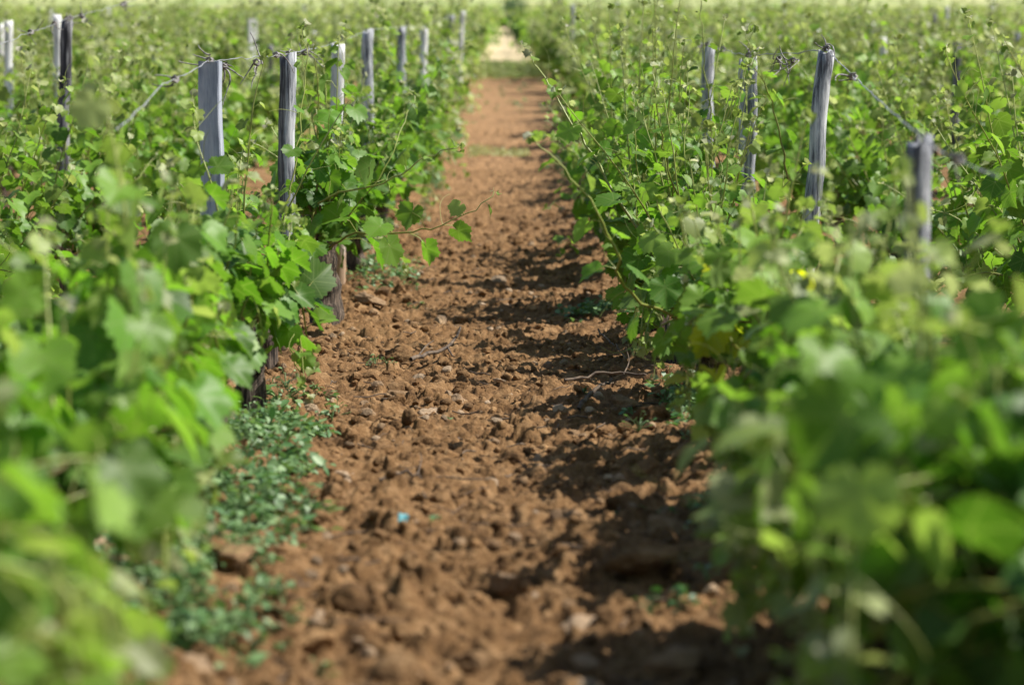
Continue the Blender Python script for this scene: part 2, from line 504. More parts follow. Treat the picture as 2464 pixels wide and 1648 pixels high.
def leaves(mb, pos, tip, up, R, tint, rng, tmpl, fold=None):
    pos, tip, up = np.asarray(pos, float), nrm(tip), np.asarray(up, float)
    n = len(pos)
    if n == 0: return
    side = nrm(np.cross(tip, up)); nor = np.cross(side, tip)
    P, F = tmpl
    x = P[:, 0][None] * rng.uniform(.88, 1.12, (n, 1)); y = P[:, 1][None] * rng.uniform(.9, 1.1, (n, 1))
    r2 = x * x + y * y; th = np.arctan2(x, y)
    fo = rng.uniform(.05, .55, (n, 1)) if fold is None else fold
    z = fo * np.abs(x) - rng.uniform(.05, .38, (n, 1)) * r2 * .8 + rng.uniform(.0, .09, (n, 1)) * np.sqrt(r2) * np.sin(5 * th + rng.uniform(0, 6, (n, 1))) + rng.uniform(-.25, .25, (n, 1)) * x * y
    y = y - .12 * z
    W = np.asarray(R)[:, None, None] * (x[..., None] * side[:, None] + y[..., None] * tip[:, None] + z[..., None] * nor[:, None]) + pos[:, None]
    k = len(P)
    Fa = (F[None] + (np.arange(n) * k)[:, None, None]).reshape(-1, 3)
    T = np.repeat(np.asarray(tint), k, axis=0)
    mb.add(W.reshape(-1, 3), Fa, T, np.tile(P, (n, 1)))

# ------------------------------------------------------------------ a shoot with its leaves
def grow_shoot(rng, start, d0, length, droop, steps=14, wander=.10):
    d = nrm(d0); p = np.array(start, float); pts = [p.copy()]
    st = length / steps
    for i in range(steps):
        d = nrm(d + rng.normal(0, wander, 3) * .6 + np.array([0, 0, -droop]) * (.35 + i / steps))
        p = p + d * st; pts.append(p.copy())
    return np.array(pts)

def dress_shoot(rng, pts, stem, fol, tmpl, leaf_r=.068, node=.052, first=.03, r0=.0042, yellow=0.0, extra=.55, tendrils=.35, young=0.0, last=1.0):
    seg = np.linalg.norm(np.diff(pts, axis=0), axis=1); cum = np.concatenate([[0], np.cumsum(seg)]); L = cum[-1]
    n = len(pts); tt = cum / L
    rad = r0 * (1 - .68 * tt)
    V, F, T = tubes(pts[None], rad[None], 5, np.stack([.05 + .95 * tt, tt * 0, tt * 0], -1)[None])
    stem.add(V, F, T)
    at = np.arange(first, L * last - .02, node * rng.uniform(.9, 1.15))
    at = at + rng.normal(0, .006, len(at)); at = np.clip(at, 0, L)
    t = at / L
    P = np.stack([np.interp(at, cum, pts[:, i]) for i in range(3)], -1)
    D = nrm(np.stack([np.interp(at, cum, np.gradient(pts[:, i])) for i in range(3)], -1))
    ref = rng.normal(0, 1, 3); ref[2] *= .3
    side = nrm(np.cross(D, nrm(ref)[None]))
    sgn = np.where(np.arange(len(at)) % 2 == 0, 1, -1)[:, None]
    out = nrm(side * sgn + rng.normal(0, .35, (len(at), 3)) + np.array([0, 0, .15]))
    prof = np.interp(t, [0, .15, .4, .7, .9, 1], [.75, .95, 1.05, .75, .42, .25])
    R = leaf_r * prof * rng.uniform(.78, 1.2, len(at))
    age = np.interp(t, [0, .5, .8, 1], [.10, .34, .60, .82]) + rng.normal(0, .10, len(at)) + young
    ex = rng.random(len(at)) < extra * (1 - .6 * t)
    if ex.any():
        P = np.vstack([P, P[ex]]); D = np.vstack([D, D[ex]])
        out = np.vstack([out, nrm(-out[ex] + rng.normal(0, .6, (ex.sum(), 3)))])
        R = np.concatenate([R, R[ex] * rng.uniform(.45, .85, ex.sum())]); age = np.concatenate([age, age[ex] + .10]); t = np.concatenate([t, t[ex]])
    m = len(P)
    pl = R * rng.uniform(.7, 1.3, m) + .006
    mid = P + out * (pl * .5)[:, None] + D * (pl * .25)[:, None] + np.array([0, 0, .12]) * pl[:, None]
    end = P + out * (pl * .92)[:, None] + D * (pl * .25)[:, None] + np.array([0, 0, .02]) * pl[:, None]
    V, F, T = tubes(np.stack([P, mid, end], 1), np.stack([R * .018 + .0006, R * .014 + .0006, R * .012 + .0005], 1), 3, np.stack([np.stack([.3 + .5 * t, t * 0, t * 0], -1)] * 3, 1))
    stem.add(V, F, T)
    flat = out * np.array([1, 1, .2])
    tipd = nrm(flat * .9 + np.stack([np.zeros(m), np.zeros(m), -rng.uniform(.1, 1.15, m)], -1) + rng.normal(0, .22, (m, 3)))
    up = nrm(np.array([.25, -.05, 1.0]) + flat * .55 + rng.normal(0, .5, (m, 3)))
    yel = (rng.random(m) < yellow).astype(float) * rng.uniform(.5, 1, m)
    tint = np.stack([np.clip(age, 0, .9), rng.random(m), yel], -1)
    leaves(fol, end, tipd, up, R, tint, rng, tmpl)
    # the woolly pale tip: a few tiny folded leaves
    k = rng.integers(3, 6)
    tipp = pts[-1] + rng.normal(0, .010, (k, 3)); dd = nrm(pts[-1] - pts[-2])
    leaves(fol, tipp, nrm(dd[None] + rng.normal(0, .8, (k, 3))), nrm(rng.normal(0, .5, (k, 3)) + (0, 0, 1)), rng.uniform(.009, .021, k),
           np.stack([rng.uniform(.70, 1.0, k), rng.random(k), np.zeros(k)], -1), rng, LEAF_LOW if tmpl is LEAF_LOW else LEAF_MID, fold=.7)
    # tendrils on the upper half
    for s in at[(at > L * .4)]:
        if rng.random() > tendrils: continue
        p0 = np.array([np.interp(s, cum, pts[:, i]) for i in range(3)])
        d = nrm(rng.normal(0, .6, 3) + dd * .7 + (0, 0, .45)); tl = rng.uniform(.06, .17)
        q = [p0]; w = nrm(np.cross(d, rng.normal(0, 1, 3))); curl = rng.uniform(.02, .42)
        for j in range(10):
            d = nrm(d + w * curl * (j / 9) ** 1.5 * 2.0 + rng.normal(0, .05, 3)); q.append(q[-1] + d * tl / 10)
        V, F, T = tubes(np.array(q)[None], np.linspace(.0011, .0006, 11)[None], 3, np.full((1, 11, 3), (.85, 0, 0)))
        stem.add(V, F, T)

def trunk_mesh(rng, h, arm_l, lean=(0, 0), mb=None, girth=1.0):
    mb = mb or MB()
    def gnarl(pts, r0, r1, n=16, k=10):
        p = spline(pts, n)
        V, F, _ = tubes(p[None], np.linspace(r0, r1, n)[None], k)
        V = V.reshape(n, k, 3); c = p[:, None]
        ph = rng.uniform(0, 6, 4)
        a = np.arange(k)[None] / k * 2 * PI; zz = np.linspace(0, 1, n)[:, None]
        f = 1 + .16 * np.sin(3 * a + ph[0] + 3 * zz) + .10 * np.sin(5 * a + ph[1] - 4 * zz) + .12 * np.sin(9 * zz * PI + ph[2]) + rng.normal(0, .05, (n, k))
        V = c + (V - c) * f[..., None]
        cap = len(V.reshape(-1, 3))
        vv = np.vstack([V.reshape(-1, 3), p[-1:] + (p[-1:] - p[-2:-1]) * .3])
        mb.add(vv, F); mb.add(vv[-k - 1:], [(i, (i + 1) % k, k) for i in range(k)])
    r = rng.uniform(.030, .040) * girth
    gnarl([(0, 0, -.08), (rng.normal(0, .01), rng.normal(0, .02), .10), (lean[0] * .6, lean[1] * .5, h * .65), (lean[0], lean[1], h)], r * 1.15, r * .9)
    for s in (-1, 1):
        a = np.array((lean[0], lean[1], h - .02)); l = arm_l * rng.uniform(.7, 1.1)
        gnarl([a, a + (rng.normal(0, .02), s * l * .45, .04), a + (rng.normal(0, .03), s * l, .05 + rng.normal(0, .02))], r * .62, r * .36, 9, 8)
    return mb

def squeeze(p, clip):
    """hold the shoots back on the path side, as pruning does"""
    lo, hi = clip
    x = p[:, 0]
    p[:, 0] = np.where(x < lo, lo + (x - lo) * .15, np.where(x > hi, hi + (x - hi) * .15, x))

def vine_data(seed, shoots=13, tmpl=LEAF_HI, spread=.42, height=.46, leaf_r=.060, skirt=(.5, .5), custom=(), yellow=0.0, arm=.36, head=.20, lean=None, low=.06, tall=.15, young=0.0, clip=(-9, 9), basal=4, whips=1, girth=1.0):
    """(trunk MB, [(stem MB, foliage MB)...]); x runs across the row, y along it. skirt: chance of drooping shoots on the -x and +x side"""
    rng = np.random.default_rng(seed)
    lean = lean or (rng.normal(0, .03), rng.normal(0, .05))
    head = head + rng.normal(0, .02)
    tr = trunk_mesh(rng, head, arm, lean, girth=girth)
    out = []
    for i in range(shoots):
        s, f = MB(), MB()
        y0 = rng.uniform(-1, 1) * arm; lat = rng.normal(0, spread)
        sidebias = -1 if lat < 0 else 1
        start = np.array((lean[0] + sidebias * .015, lean[1] + y0, head + .02 + abs(y0) * .12))
        if rng.random() < (skirt[0] if lat < 0 else skirt[1]) * .62:
            d0 = (sidebias * rng.uniform(.7, 1.3), rng.normal(0, .4), rng.uniform(.25, .8)); L = rng.uniform(.32, .52); dr = rng.uniform(.12, .24)
        else:
            d0 = (lat, rng.normal(0, .28), 1); L = height * rng.uniform(.62, 1.15); dr = rng.uniform(-.02, .07)
            if rng.random() < tall: L = min(L * 1.6, .95); dr = -.01
        pts = grow_shoot(rng, start, d0, L, dr)
        pts[:, 2] = np.maximum(pts[:, 2], low); squeeze(pts, clip)
        dress_shoot(rng, pts, s, f, tmpl, leaf_r=leaf_r, yellow=yellow, young=young)
        out.append((s, f))
    # short basal leaves filling the heart of the vine
    s, f = MB(), MB()
    for k in range(basal):
        y0 = rng.uniform(-1, 1) * arm
        pts = grow_shoot(rng, (lean[0], lean[1] + y0, head), (rng.normal(0, .8), rng.normal(0, .5), .8 if basal < 10 else .25), rng.uniform(.18, .3), .08 if basal < 10 else .2, steps=7); pts[:, 2] = np.maximum(pts[:, 2], low); squeeze(pts, clip)
        dress_shoot(rng, pts, s, f, tmpl, leaf_r=leaf_r * .95, node=.035, tendrils=0)
    out.append((s, f))
    # upright whips standing out of the canopy
    for k in range(whips):
        s, f = MB(), MB()
        pts = grow_shoot(rng, (lean[0], lean[1] + rng.uniform(-1, 1) * arm, head + .05), (rng.normal(0, .22), rng.normal(0, .22), 1), height * rng.uniform(1.25, 1.75), -.005, wander=.08)
        dress_shoot(rng, pts, s, f, tmpl, leaf_r=.036, node=.07, first=height * .45, r0=.0045, extra=.2, tendrils=.75, young=.12)
        out.append((s, f))
    for c in custom:
        s, f = MB(), MB()
        kw = dict(c); p = spline(kw.pop('pts'), 22); p[1:-1] += np.random.default_rng(seed + 9).normal(0, .004, (20, 3))
        dress_shoot(np.random.default_rng(kw.pop('seed', seed)), p, s, f, tmpl, **kw)
        out.append((s, f))
    return tr, out

def place_unique(x, y, label, group, loc_z=None, **kw):
    tr, sh = vine_data(**kw)
    z = float(ground_z(x, y)) if loc_z is None else loc_z
    root = link('grape_vine', None, loc=(x, y, z)); tag(root, label, 'vine', group)
    link('trunk', tr.mesh('trunk', M['bark']), root)
    for s, f in sh:
        a = link('shoot', s.mesh('shoot', M['stem']), root)
        link('foliage', f.mesh('foliage', M['leaf']), a)
    return root

def px(xp, yp, d):
    """a point on the line of sight of pixel (xp, yp) of the 1024 px photograph, d metres away"""
    s = FPX / d
    return np.array([(xp - 505) / s, d, CAM_H - (yp - 140) / s])

def rel(pts, base):
    return [tuple(np.asarray(p) - np.asarray(base)) for p in pts]

GROUP_L = 'vines along the sunlit edge of the path'
GROUP_R = 'vines along the shaded edge of the path'
XL, XR = -.67, .57
LEFT = [  # y, label, settings
    (2.35, 'blurred vine closest of all along the sunlit edge, big soft leaves', dict(young=0.15, whips=0, basal=14, clip=(-9, 0.26), shoots=20, skirt=(.4, .9), height=.36)),
    (3.45, 'soft focus vine beside the lowest weeds, leaves draped down to the soil', dict(young=0.15, whips=0, basal=12, clip=(-9, 0.15), shoots=26, skirt=(.5, .9), height=.36)),
    (4.35, 'blurred leafy vine behind the upper half of the green weed patch', dict(young=0.12, whips=0, clip=(-9, 0.07), shoots=24, skirt=(.5, .7), height=.38)),
    (5.2, 'vine with yellow green leaves just past the weed patch', dict(whips=0, clip=(-9, 0.05), shoots=18, skirt=(.5, .5), height=.38, young=.12)),
    (6.02, 'vine whose drooping leaf almost touches the soil below the grey plank post', dict(whips=0, clip=(-9, 0.1), shoots=18, skirt=(.5, .4), height=.40)),
    (7.3, 'sharp leafy vine between the grey plank post and the dark split post', dict(whips=3, clip=(-9, -.11), low=.16, shoots=16, skirt=(.5, .0), height=.44)),
    (8.68, 'vine with a bare bark trunk and long shoots reaching over the path', dict(whips=3, girth=1.35, lean=(.0, .02), clip=(-9, 0.08), shoots=16, skirt=(.4, .0), head=.34, height=.42, low=.36)),
    (9.85, 'crisp green vine directly behind the bare bark trunk', dict(whips=3, shoots=16, skirt=(.4, .1), height=.50, spread=.34)),
    (10.8, 'vine standing at the bleached white post', dict(shoots=16, skirt=(.4, .1), height=.52, spread=.34)),
    (11.9, 'vine between the white post and the next grey post uphill', dict(shoots=16, skirt=(.4, .1), height=.55, spread=.34)),
]
RIGHT = [
    (2.2, 'dark blurred vine closest of all along the shaded edge', dict(whips=0, basal=22, clip=(-0.28, 9), shoots=24, skirt=(1.1, .4), height=.32, tall=.0, low=.02)),
    (2.7, 'low dark vine crowded between the two closest blurred vines of the shaded edge', dict(young=0.2, whips=0, basal=26, clip=(-.22, 9), shoots=20, skirt=(1.2, 1.2), height=.26, tall=0, low=.02)),
    (3.2, 'large blurred vine with leaves hanging low over the shaded soil', dict(young=0.22, whips=1, basal=22, clip=(-0.24, 9), shoots=44, skirt=(1.1, 1.0), height=.32, tall=.05, low=.02)),
    (4.26, 'soft vine behind the low hanging leaves, dark trunk half hidden', dict(young=0.18, whips=2, basal=8, clip=(-0.1, 9), shoots=28, skirt=(.85, .6), yellow=.02, height=.31, tall=.0, low=.03)),
    (5.36, 'vine with bright yellow leaves and its dark foot showing beside the path', dict(young=0.15, clip=(-0.14, 9), shoots=20, skirt=(.5, .5), yellow=.03, height=.33, tall=.0)),
    (6.4, 'bushy vine in front of the leaning grey post', dict(young=0.1, whips=5, clip=(-0.16, 9), shoots=20, skirt=(.6, .4), height=.34, tall=.0)),
    (7.5, 'vine sending the long thin shoot with curling tip over the path', dict(whips=8, clip=(-0.13, 9), shoots=18, skirt=(.4, .4), height=.50, tall=.25)),
    (8.6, 'vine with tall tendrils beside the cracked double post', dict(whips=9, clip=(-0.12, 9), shoots=18, skirt=(.4, .4), height=.58, tall=.3)),
    (9.7, 'tall sprouting vine past the cracked double post', dict(whips=8, clip=(-0.14, 9), shoots=18, skirt=(.15, .4), height=.62, tall=.3)),
    (10.8, 'vine next to the dim grey post wrapped in shoots', dict(whips=6, shoots=18, skirt=(.1, .4), height=.60, tall=.3, spread=.34)),
    (11.9, 'dense vine where the shaded edge of the path begins to climb', dict(shoots=16, skirt=(.1, .4), height=.58, spread=.34)),
]
CUSTOM = {('L', 8.68): [], ('L', 6.02): [], ('L', 7.3): [], ('R', 8.6): [], ('R', 7.5): [], ('R', 5.36): [], ('R', 6.4): []}
def cu(key, pts, **kw):
    side, y = key; x = XL if side == 'L' else XR
    CUSTOM[key].append(dict(pts=rel(pts, (x, y, float(ground_z(x, y)))), **kw))
# long shoots over the path, traced from the photograph and given their own distance
cu(('L', 8.68), [px(318, 258, 8.66), px(322, 205, 8.3), px(392, 182, 8.1), px(430, 158, 8.0), px(463, 146, 8.0)], seed=5, leaf_r=.068, node=.085, r0=.006, extra=.3, tendrils=.3, first=.2)
cu(('L', 8.68), [px(320, 256, 8.65), px(352, 236, 8.4), px(400, 234, 8.2), px(440, 228, 8.0), px(478, 210, 7.9), px(497, 192, 7.9)], seed=8, leaf_r=.085, node=.10, r0=.005, extra=.2, tendrils=.5, first=.16)
cu(('L', 8.68), [px(322, 255, 8.66), px(345, 225, 8.5), px(385, 175, 8.5), px(405, 130, 8.6), px(418, 95, 8.7)], seed=3, leaf_r=.05, node=.09, r0=.004, extra=.4, tendrils=.6, first=.1)
cu(('L', 6.02), [px(235, 300, 6.05), px(262, 310, 6.2), px(288, 345, 6.35), px(300, 380, 6.4), px(306, 398, 6.4)], seed=4, leaf_r=.075, node=.10, r0=.004, extra=.3, tendrils=.2, first=.1)
cu(('R', 7.5), [px(690, 285, 7.5), px(640, 232, 7.6), px(592, 155, 7.8), px(560, 105, 7.9), px(535, 64, 8.0), px(526, 50, 8.0)], seed=6, leaf_r=.066, node=.085, r0=.0065, extra=.4, tendrils=.5, first=.15)
cu(('R', 6.4), [px(735, 335, 6.3), px(640, 300, 5.9), px(612, 240, 5.7), px(575, 180, 5.6), px(530, 137, 5.5)], seed=7, leaf_r=.06, node=.09, r0=.0055, extra=.3, tendrils=.4, first=.2)
cu(('R', 5.36), [px(760, 372, 5.3), px(735, 345, 5.1), px(705, 350, 5.0), px(694, 372, 5.0), px(700, 400, 5.0)], seed=9, leaf_r=.075, node=.045, r0=.004, yellow=.9, extra=.9, tendrils=0, first=.08)

cu(('R', 8.6), [px(730, 205, 8.6), px(712, 130, 8.5), px(703, 60, 8.5), px(700, 2, 8.5)], seed=11, leaf_r=.036, node=.075, r0=.0045, extra=.2, tendrils=.8, first=.1)
cu(('R', 8.6), [px(790, 200, 8.7), px(776, 120, 8.6), px(752, 62, 8.4), px(745, 30, 8.4)], seed=12, leaf_r=.04, node=.075, r0=.0045, extra=.2, tendrils=.8, first=.1)
cu(('R', 7.5), [px(700, 250, 7.5), px(668, 170, 7.4), px(655, 100, 7.3), px(652, 70, 7.3)], seed=13, leaf_r=.045, node=.075, r0=.0045, extra=.3, tendrils=.8, first=.1)
cu(('L', 7.3), [px(300, 250, 7.4), px(322, 170, 7.5), px(335, 80, 7.6), px(331, 25, 7.6)], seed=14, leaf_r=.036, node=.07, r0=.0042, extra=.2, tendrils=.8, first=.1)
for key, rows, x, grp in (('L', LEFT, XL, GROUP_L), ('R', RIGHT, XR, GROUP_R)):
    for i, (y, lab, kw) in enumerate(rows):
        kw = dict(kw); xx = x - {9.85: .10, 8.68: .01, 7.3: .09}.get(y, 0)
        place_unique(xx, y, lab, grp, seed=1000 + (0 if key == 'L' else 50) + i, custom=CUSTOM.get((key, y), ()), **kw)

# ------------------------------------------------------------------ the rest of the vineyard
NV = 10
VAR = []
for i in range(NV):
    tr, sh = vine_data(seed=500 + i, shoots=18, tmpl=LEAF_MID, height=.56, tall=.42, young=.14, leaf_r=.062)
    tm = tr.mesh('trunk', M['bark'])
    parts = [(s.mesh('shoot', M['stem']), f.mesh('foliage', M['leaf'])) for s, f in sh]
    VAR.append((tm, parts))

def joined(meshes, name, mats):
    """one mesh out of several already built ones"""
    V, Fl, tot, T, U, n = [], [], [], [], [], 0
    mb = MB()
    for me in meshes:
        nv = len(me.vertices)
        if nv == 0: continue
        co = np.empty(nv * 3, np.float32); me.vertices.foreach_get('co', co)
        li = np.empty(len(me.loops), np.int32); me.loops.foreach_get('vertex_index', li)
        lt = np.empty(len(me.polygons), np.int32); me.polygons.foreach_get('loop_total', lt)
        tc = np.empty(nv * 4, np.float32); me.attributes['tint'].data.foreach_get('color', tc)
        uv = np.empty(nv * 2, np.float32); me.attributes['leafuv'].data.foreach_get('vector', uv)
        st = np.concatenate([[0], np.cumsum(lt)[:-1]])
        first = True
        for k in np.unique(lt):
            sel = np.nonzero(lt == k)[0]
            F = li[(st[sel][:, None] + np.arange(k)[None])]
            if first:
                mb.add(co.reshape(-1, 3), F, tc.reshape(-1, 4)[:, :3], uv.reshape(-1, 2)); first = False
            else:
                mb.f.append(F.astype(np.int64) + mb.n - nv); mb.m.append(np.zeros(len(F), np.int32))
    return mb.mesh(name, mats)
FVAR = []
for i in range(8):
    tr, sh = vine_data(seed=700 + i, shoots=18, tmpl=LEAF_MID, height=.56, tall=.3, young=.36, leaf_r=.064)
    FVAR.append((tr.mesh('trunk', M['bark']), [(a.mesh('shoot', M['stem']), b.mesh('foliage', M['leaf'])) for a, b in sh]))
FAR = [(tm, joined([p[0] for p in parts], 'shoot', M['stem']), joined([p[1] for p in parts], 'foliage', M['leaf'])) for tm, parts in FVAR]

ORD = ['first', 'second', 'third', 'fourth', 'fifth', 'sixth', 'seventh', 'eighth', 'ninth', 'tenth', 'eleventh', 'twelfth', 'thirteenth', 'fourteenth',
       'fifteenth', 'sixteenth', 'seventeenth', 'eighteenth', 'nineteenth', 'twentieth']
TENS = {20: 'twenty', 30: 'thirty', 40: 'forty'}
def ordinal(n):
    if n <= 20: return ORD[n - 1]
    t = n // 10 * 10
    return TENS[t] + '-' + ORD[n % 10 - 1] if n % 10 else {20: 'twentieth', 30: 'thirtieth', 40: 'fortieth'}[t]
def row_name(k):
    a = abs(k)
    side = 'sunlit' if k < 0 else 'shaded'
    return f'row on the {side} path edge' if a == 1 else f'{ordinal(a)} row past the {side} path edge'

SP = 1.24
def row_x(k):
    return XL + (k + 1) * SP if k < 0 else XR + (k - 1) * SP
rng = np.random.default_rng(77)
cand = []
for k in list(range(-34, 0)) + list(range(1, 35)):
    x = row_x(k); off = rng.uniform(0, 1)
    y0 = 12.95 if abs(k) == 1 else 5.0 + off
    y = y0
    yend = rng.uniform(76, 88)
    while y < yend:
        yy = y + rng.normal(0, .06)
        if not (33.5 < yy < 36.5) and abs(x) - .55 < yy * .2215 + .1:
            cand.append((yy, k, x + rng.normal(0, .035) + ({-1: -.04, 1: .28}.get(k, 0) if y < 30 else {1: .16}.get(k, 0))))
        y += 1.07
cand.sort()
N_IND = 278
cnt = {}
far = []
LOOKS = ['leafy', 'bushy', 'pale tipped', 'dense', 'loose', 'fresh green']
for i, (y, k, x) in enumerate(cand):
    if i >= N_IND:
        far.append((x, y)); continue
    cnt[k] = cnt.get(k, 0) + 1
    vi = int(rng.integers(NV)); sc = rng.uniform(.9, 1.1)
    root = link('grape_vine', None, loc=(x, y, float(ground_z(x, y))))
    root.rotation_euler = (0, 0, PI * int(rng.integers(2)) + rng.normal(0, .1)); root.scale = (sc, sc, sc * rng.uniform(.94, 1.08))
    nth = cnt[k] + (10 if abs(k) == 1 else 0)
    tag(root, f'{LOOKS[int(rng.integers(6))]} vine, {ordinal(nth)} uphill in the {row_name(k)}', 'vine', 'vines in the rows of the vineyard')
    if y < 15.5:
        link('trunk', VAR[vi][0], root)
        for sm, fm in VAR[vi][1]:
            a = link('shoot', sm, root); link('foliage', fm, a)
    else:
        q = FAR[vi % 8]; link('trunk', q[0], root); link('shoot', q[1], root); link('foliage', q[2], root)

fm = MB(); rng = np.random.default_rng(88)
for x, y in far:
    n = 80 if y < 55 else 60
    p = np.stack([x + rng.normal(0, .24, n), y + rng.uniform(-.55, .55, n), profile(y) + .18 + .78 * rng.random(n) ** .8], -1)
    h = (p[:, 2] - profile(y)) / 1.0
    age = np.clip(.30 + .55 * h + rng.normal(0, .1, n), 0, .95)
    big = rng.uniform(.05, .085, n)
    tipn = rng.random(n) < .14
    age[tipn] = rng.uniform(.8, 1, tipn.sum()); big[tipn] *= .45; p[tipn, 2] += .08
    leaves(fm, p, nrm(rng.normal(0, 1, (n, 3)) * (1, 1, .5) + (0, 0, -.3)), nrm(rng.normal(0, .5, (n, 3)) + (.2, 0, 1)), big, np.stack([age, rng.random(n), np.zeros(n)], -1), rng, LEAF_LOW)
tag(link('far_vine_foliage', fm.mesh('far_vine_foliage', M['far_leaf'])), kind='stuff')

# ------------------------------------------------------------------ posts
def post_mesh(seed, h, w, t, kind, lean=(0, 0)):
    rng = np.random.default_rng(seed)
    mb = MB(); n = 26
    def shaft(prof, cx, cy, h0, h1, taper=0.0, chew=.0):
        k = len(prof); zz = np.linspace(h0, h1, n)
        ph = rng.uniform(0, 6, 6)
        V = np.zeros((n, k, 3))
        wob = .05 * w * (np.sin(zz * 7 + ph[0]) + np.sin(zz * 15 + ph[1]))
        for i, z in enumerate(zz):
            u = (z - h0) / (h1 - h0)
            f = 1 - taper * u
            V[i, :, 0] = cx + prof[:, 0] * f + wob[i] + lean[0] * max(z, 0)
            V[i, :, 1] = cy + prof[:, 1] * f + lean[1] * max(z, 0)
            V[i, :, 2] = z
        a = np.arange(k)
        V[:, :, :2] += rng.normal(0, chew * w, (n, k, 2)) + (chew * 1.3 * w * np.sin(a * 2.7 + ph[3]))[None, :, None] * np.sin(zz * 4 + ph[4])[:, None, None]
        V[-1, :, 2] += rng.uniform(-.022, .010, k) * (1 if chew > .01 else .2)
        idx = np.arange(n * k).reshape(n, k)
        F = np.stack([idx[:-1], np.roll(idx[:-1], -1, 1), np.roll(idx[1:], -1, 1), idx[1:]], -1).reshape(-1, 4)
        vv = np.vstack([V.reshape(-1, 3), V[-1].mean(0) - (0, 0, .004)])
        mb.add(vv, F); top = np.arange((n - 1) * k, n * k)
        mb.f.append(np.array([(top[i], top[(i + 1) % k], n * k) for i in range(k)]) + mb.n - len(vv)); mb.m.append(np.zeros(k, np.int32))
    if kind == 'plank':
        b = .0025
        prof = np.array([(-w / 2 + b, -t / 2), (w / 2 - b, -t / 2), (w / 2, -t / 2 + b), (w / 2, t / 2 - b), (w / 2 - b, t / 2), (-w / 2 + b, t / 2), (-w / 2, t / 2 - b), (-w / 2, -t / 2 + b)])
        shaft(prof, 0, 0, -.2, h, 0, .004)
    elif kind == 'split':
        a = np.radians([200, 235, 265, 290, 320, 350, 20, 60, 95, 130, 165])
        prof = np.stack([np.cos(a) * w * .5, np.sin(a) * t * .5], -1) * np.array([1, .82, 1, .95, 1.05, 1, .9, 1, .8, .9, 1])[:, None]
        shaft(prof, 0, 0, -.2, h, .05, .022)
    elif kind == 'double':
        a = np.linspace(0, 2 * PI, 9, endpoint=False)
        prof = np.stack([np.cos(a) * w * .30, np.sin(a) * t * .5], -1)
        shaft(prof * (.78, 1), -w * .30, 0, -.2, h * .985, .1, .02)
        shaft(prof * (1.12, 1.1), w * .22, .006, -.2, h, .08, .02)
    else:
        a = np.linspace(0, 2 * PI, 12, endpoint=False)
        prof = np.stack([np.cos(a) * w * .5, np.sin(a) * t * .5], -1) * (1 + rng.normal(0, .05, 12))[:, None]
        shaft(prof, 0, 0, -.2, h, .08, .022)
    return mb

def place_post(x, y, top, w, t, kind, mat, label, seed, lean=(0, 0), group='posts holding the trellis wires', rz=0, two=None):
    z = float(ground_z(x, y))
    o = link('vineyard_post', post_mesh(seed, top - z, w, t, kind, lean).mesh('vineyard_post', M[mat], kind != 'plank'), loc=(x, y, z))
    o.rotation_euler = (0, 0, rz)
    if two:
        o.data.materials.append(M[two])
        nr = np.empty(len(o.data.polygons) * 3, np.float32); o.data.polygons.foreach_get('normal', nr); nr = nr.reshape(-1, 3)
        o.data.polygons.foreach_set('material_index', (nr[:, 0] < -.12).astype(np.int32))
    tag(o, label, 'post', group)
    return o

TOPS = {}
def hero(key, xp, yp, wpx, w, kind, mat, label, lean=(0, 0), t=None, rz=0, d=None, two=None):
    d = d or FPX * w / wpx
    p = px(xp, yp, d)
    z = float(ground_z(p[0], p[1]))
    TOPS[key] = p
    place_post(p[0] - lean[0] * (p[2] - z), p[1], p[2], w, t or w * .9, kind, mat, label, hash(key) % 999 if False else sum(map(ord, key)), lean, rz=rz, two=two)
hero('plank', 212, 62, 22, .062, 'plank', 'post_blue', 'smooth blue grey plank post with one bright sunlit edge', t=.03, rz=-.28)
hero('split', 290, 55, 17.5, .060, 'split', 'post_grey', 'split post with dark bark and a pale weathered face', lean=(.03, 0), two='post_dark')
hero('white', 338, 44, 14, .062, 'split', 'post_white', 'bleached white post behind the dark split post', t=.04)
hero('grey_a', 369, 31, 12, .060, 'round', 'post_grey', 'slim grey post uphill of the bleached white post')
hero('grey_b', 402, 28, 9.6, .060, 'split', 'post_grey', 'grey post with leaves across it, two uphill of the white post')
hero('pale_c', 424, 28, 8, .060, 'round', 'post_white', 'small pale post, three uphill of the white post')
hero('pale_d', 452, 17, 6.5, .060, 'round', 'post_grey', 'soft grey post where the path curves up the slope', lean=(.06, 0))
hero('pale_e', 463, 12, 6.0, .060, 'round', 'post_white', 'blurred whitish post farthest along the sunlit edge', lean=(.05, 0))
hero('dark_l', 71, 21, 13, .060, 'round', 'post_dark', 'dark weathered post in the next row with wire on its top', lean=(.05, 0))
hero('pale_l', 61, 16, 9, .060, 'round', 'post_white', 'pale blurred post just behind the dark weathered post')
hero('edge_l', 12, 22, 9, .060, 'round', 'post_white', 'pale crooked stake at the very edge of view')
hero('short_l', 255, 20, 9, .082, 'plank', 'post_white', 'short pale post standing alone among distant leaves', t=.04, rz=.5)
hero('rough', 824, 51, 18, .060, 'round', 'post_grey', 'rough grey post leaning over beside the bushy vine', lean=(.085, 0))
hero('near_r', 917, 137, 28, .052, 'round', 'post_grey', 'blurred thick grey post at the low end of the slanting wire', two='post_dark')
hero('double', 747, 57, 17, .064, 'double', 'post_grey', 'grey post cracked in two down its length', t=.05)
hero('dim', 706, 46, 13, .060, 'split', 'post_grey', 'dim grey post behind the cracked double post', lean=(-.02, 0))
hero('dark_r', 954, 45, 9, .058, 'split', 'post_dark', 'small dark post deep among the leaves far from the path', t=.04)

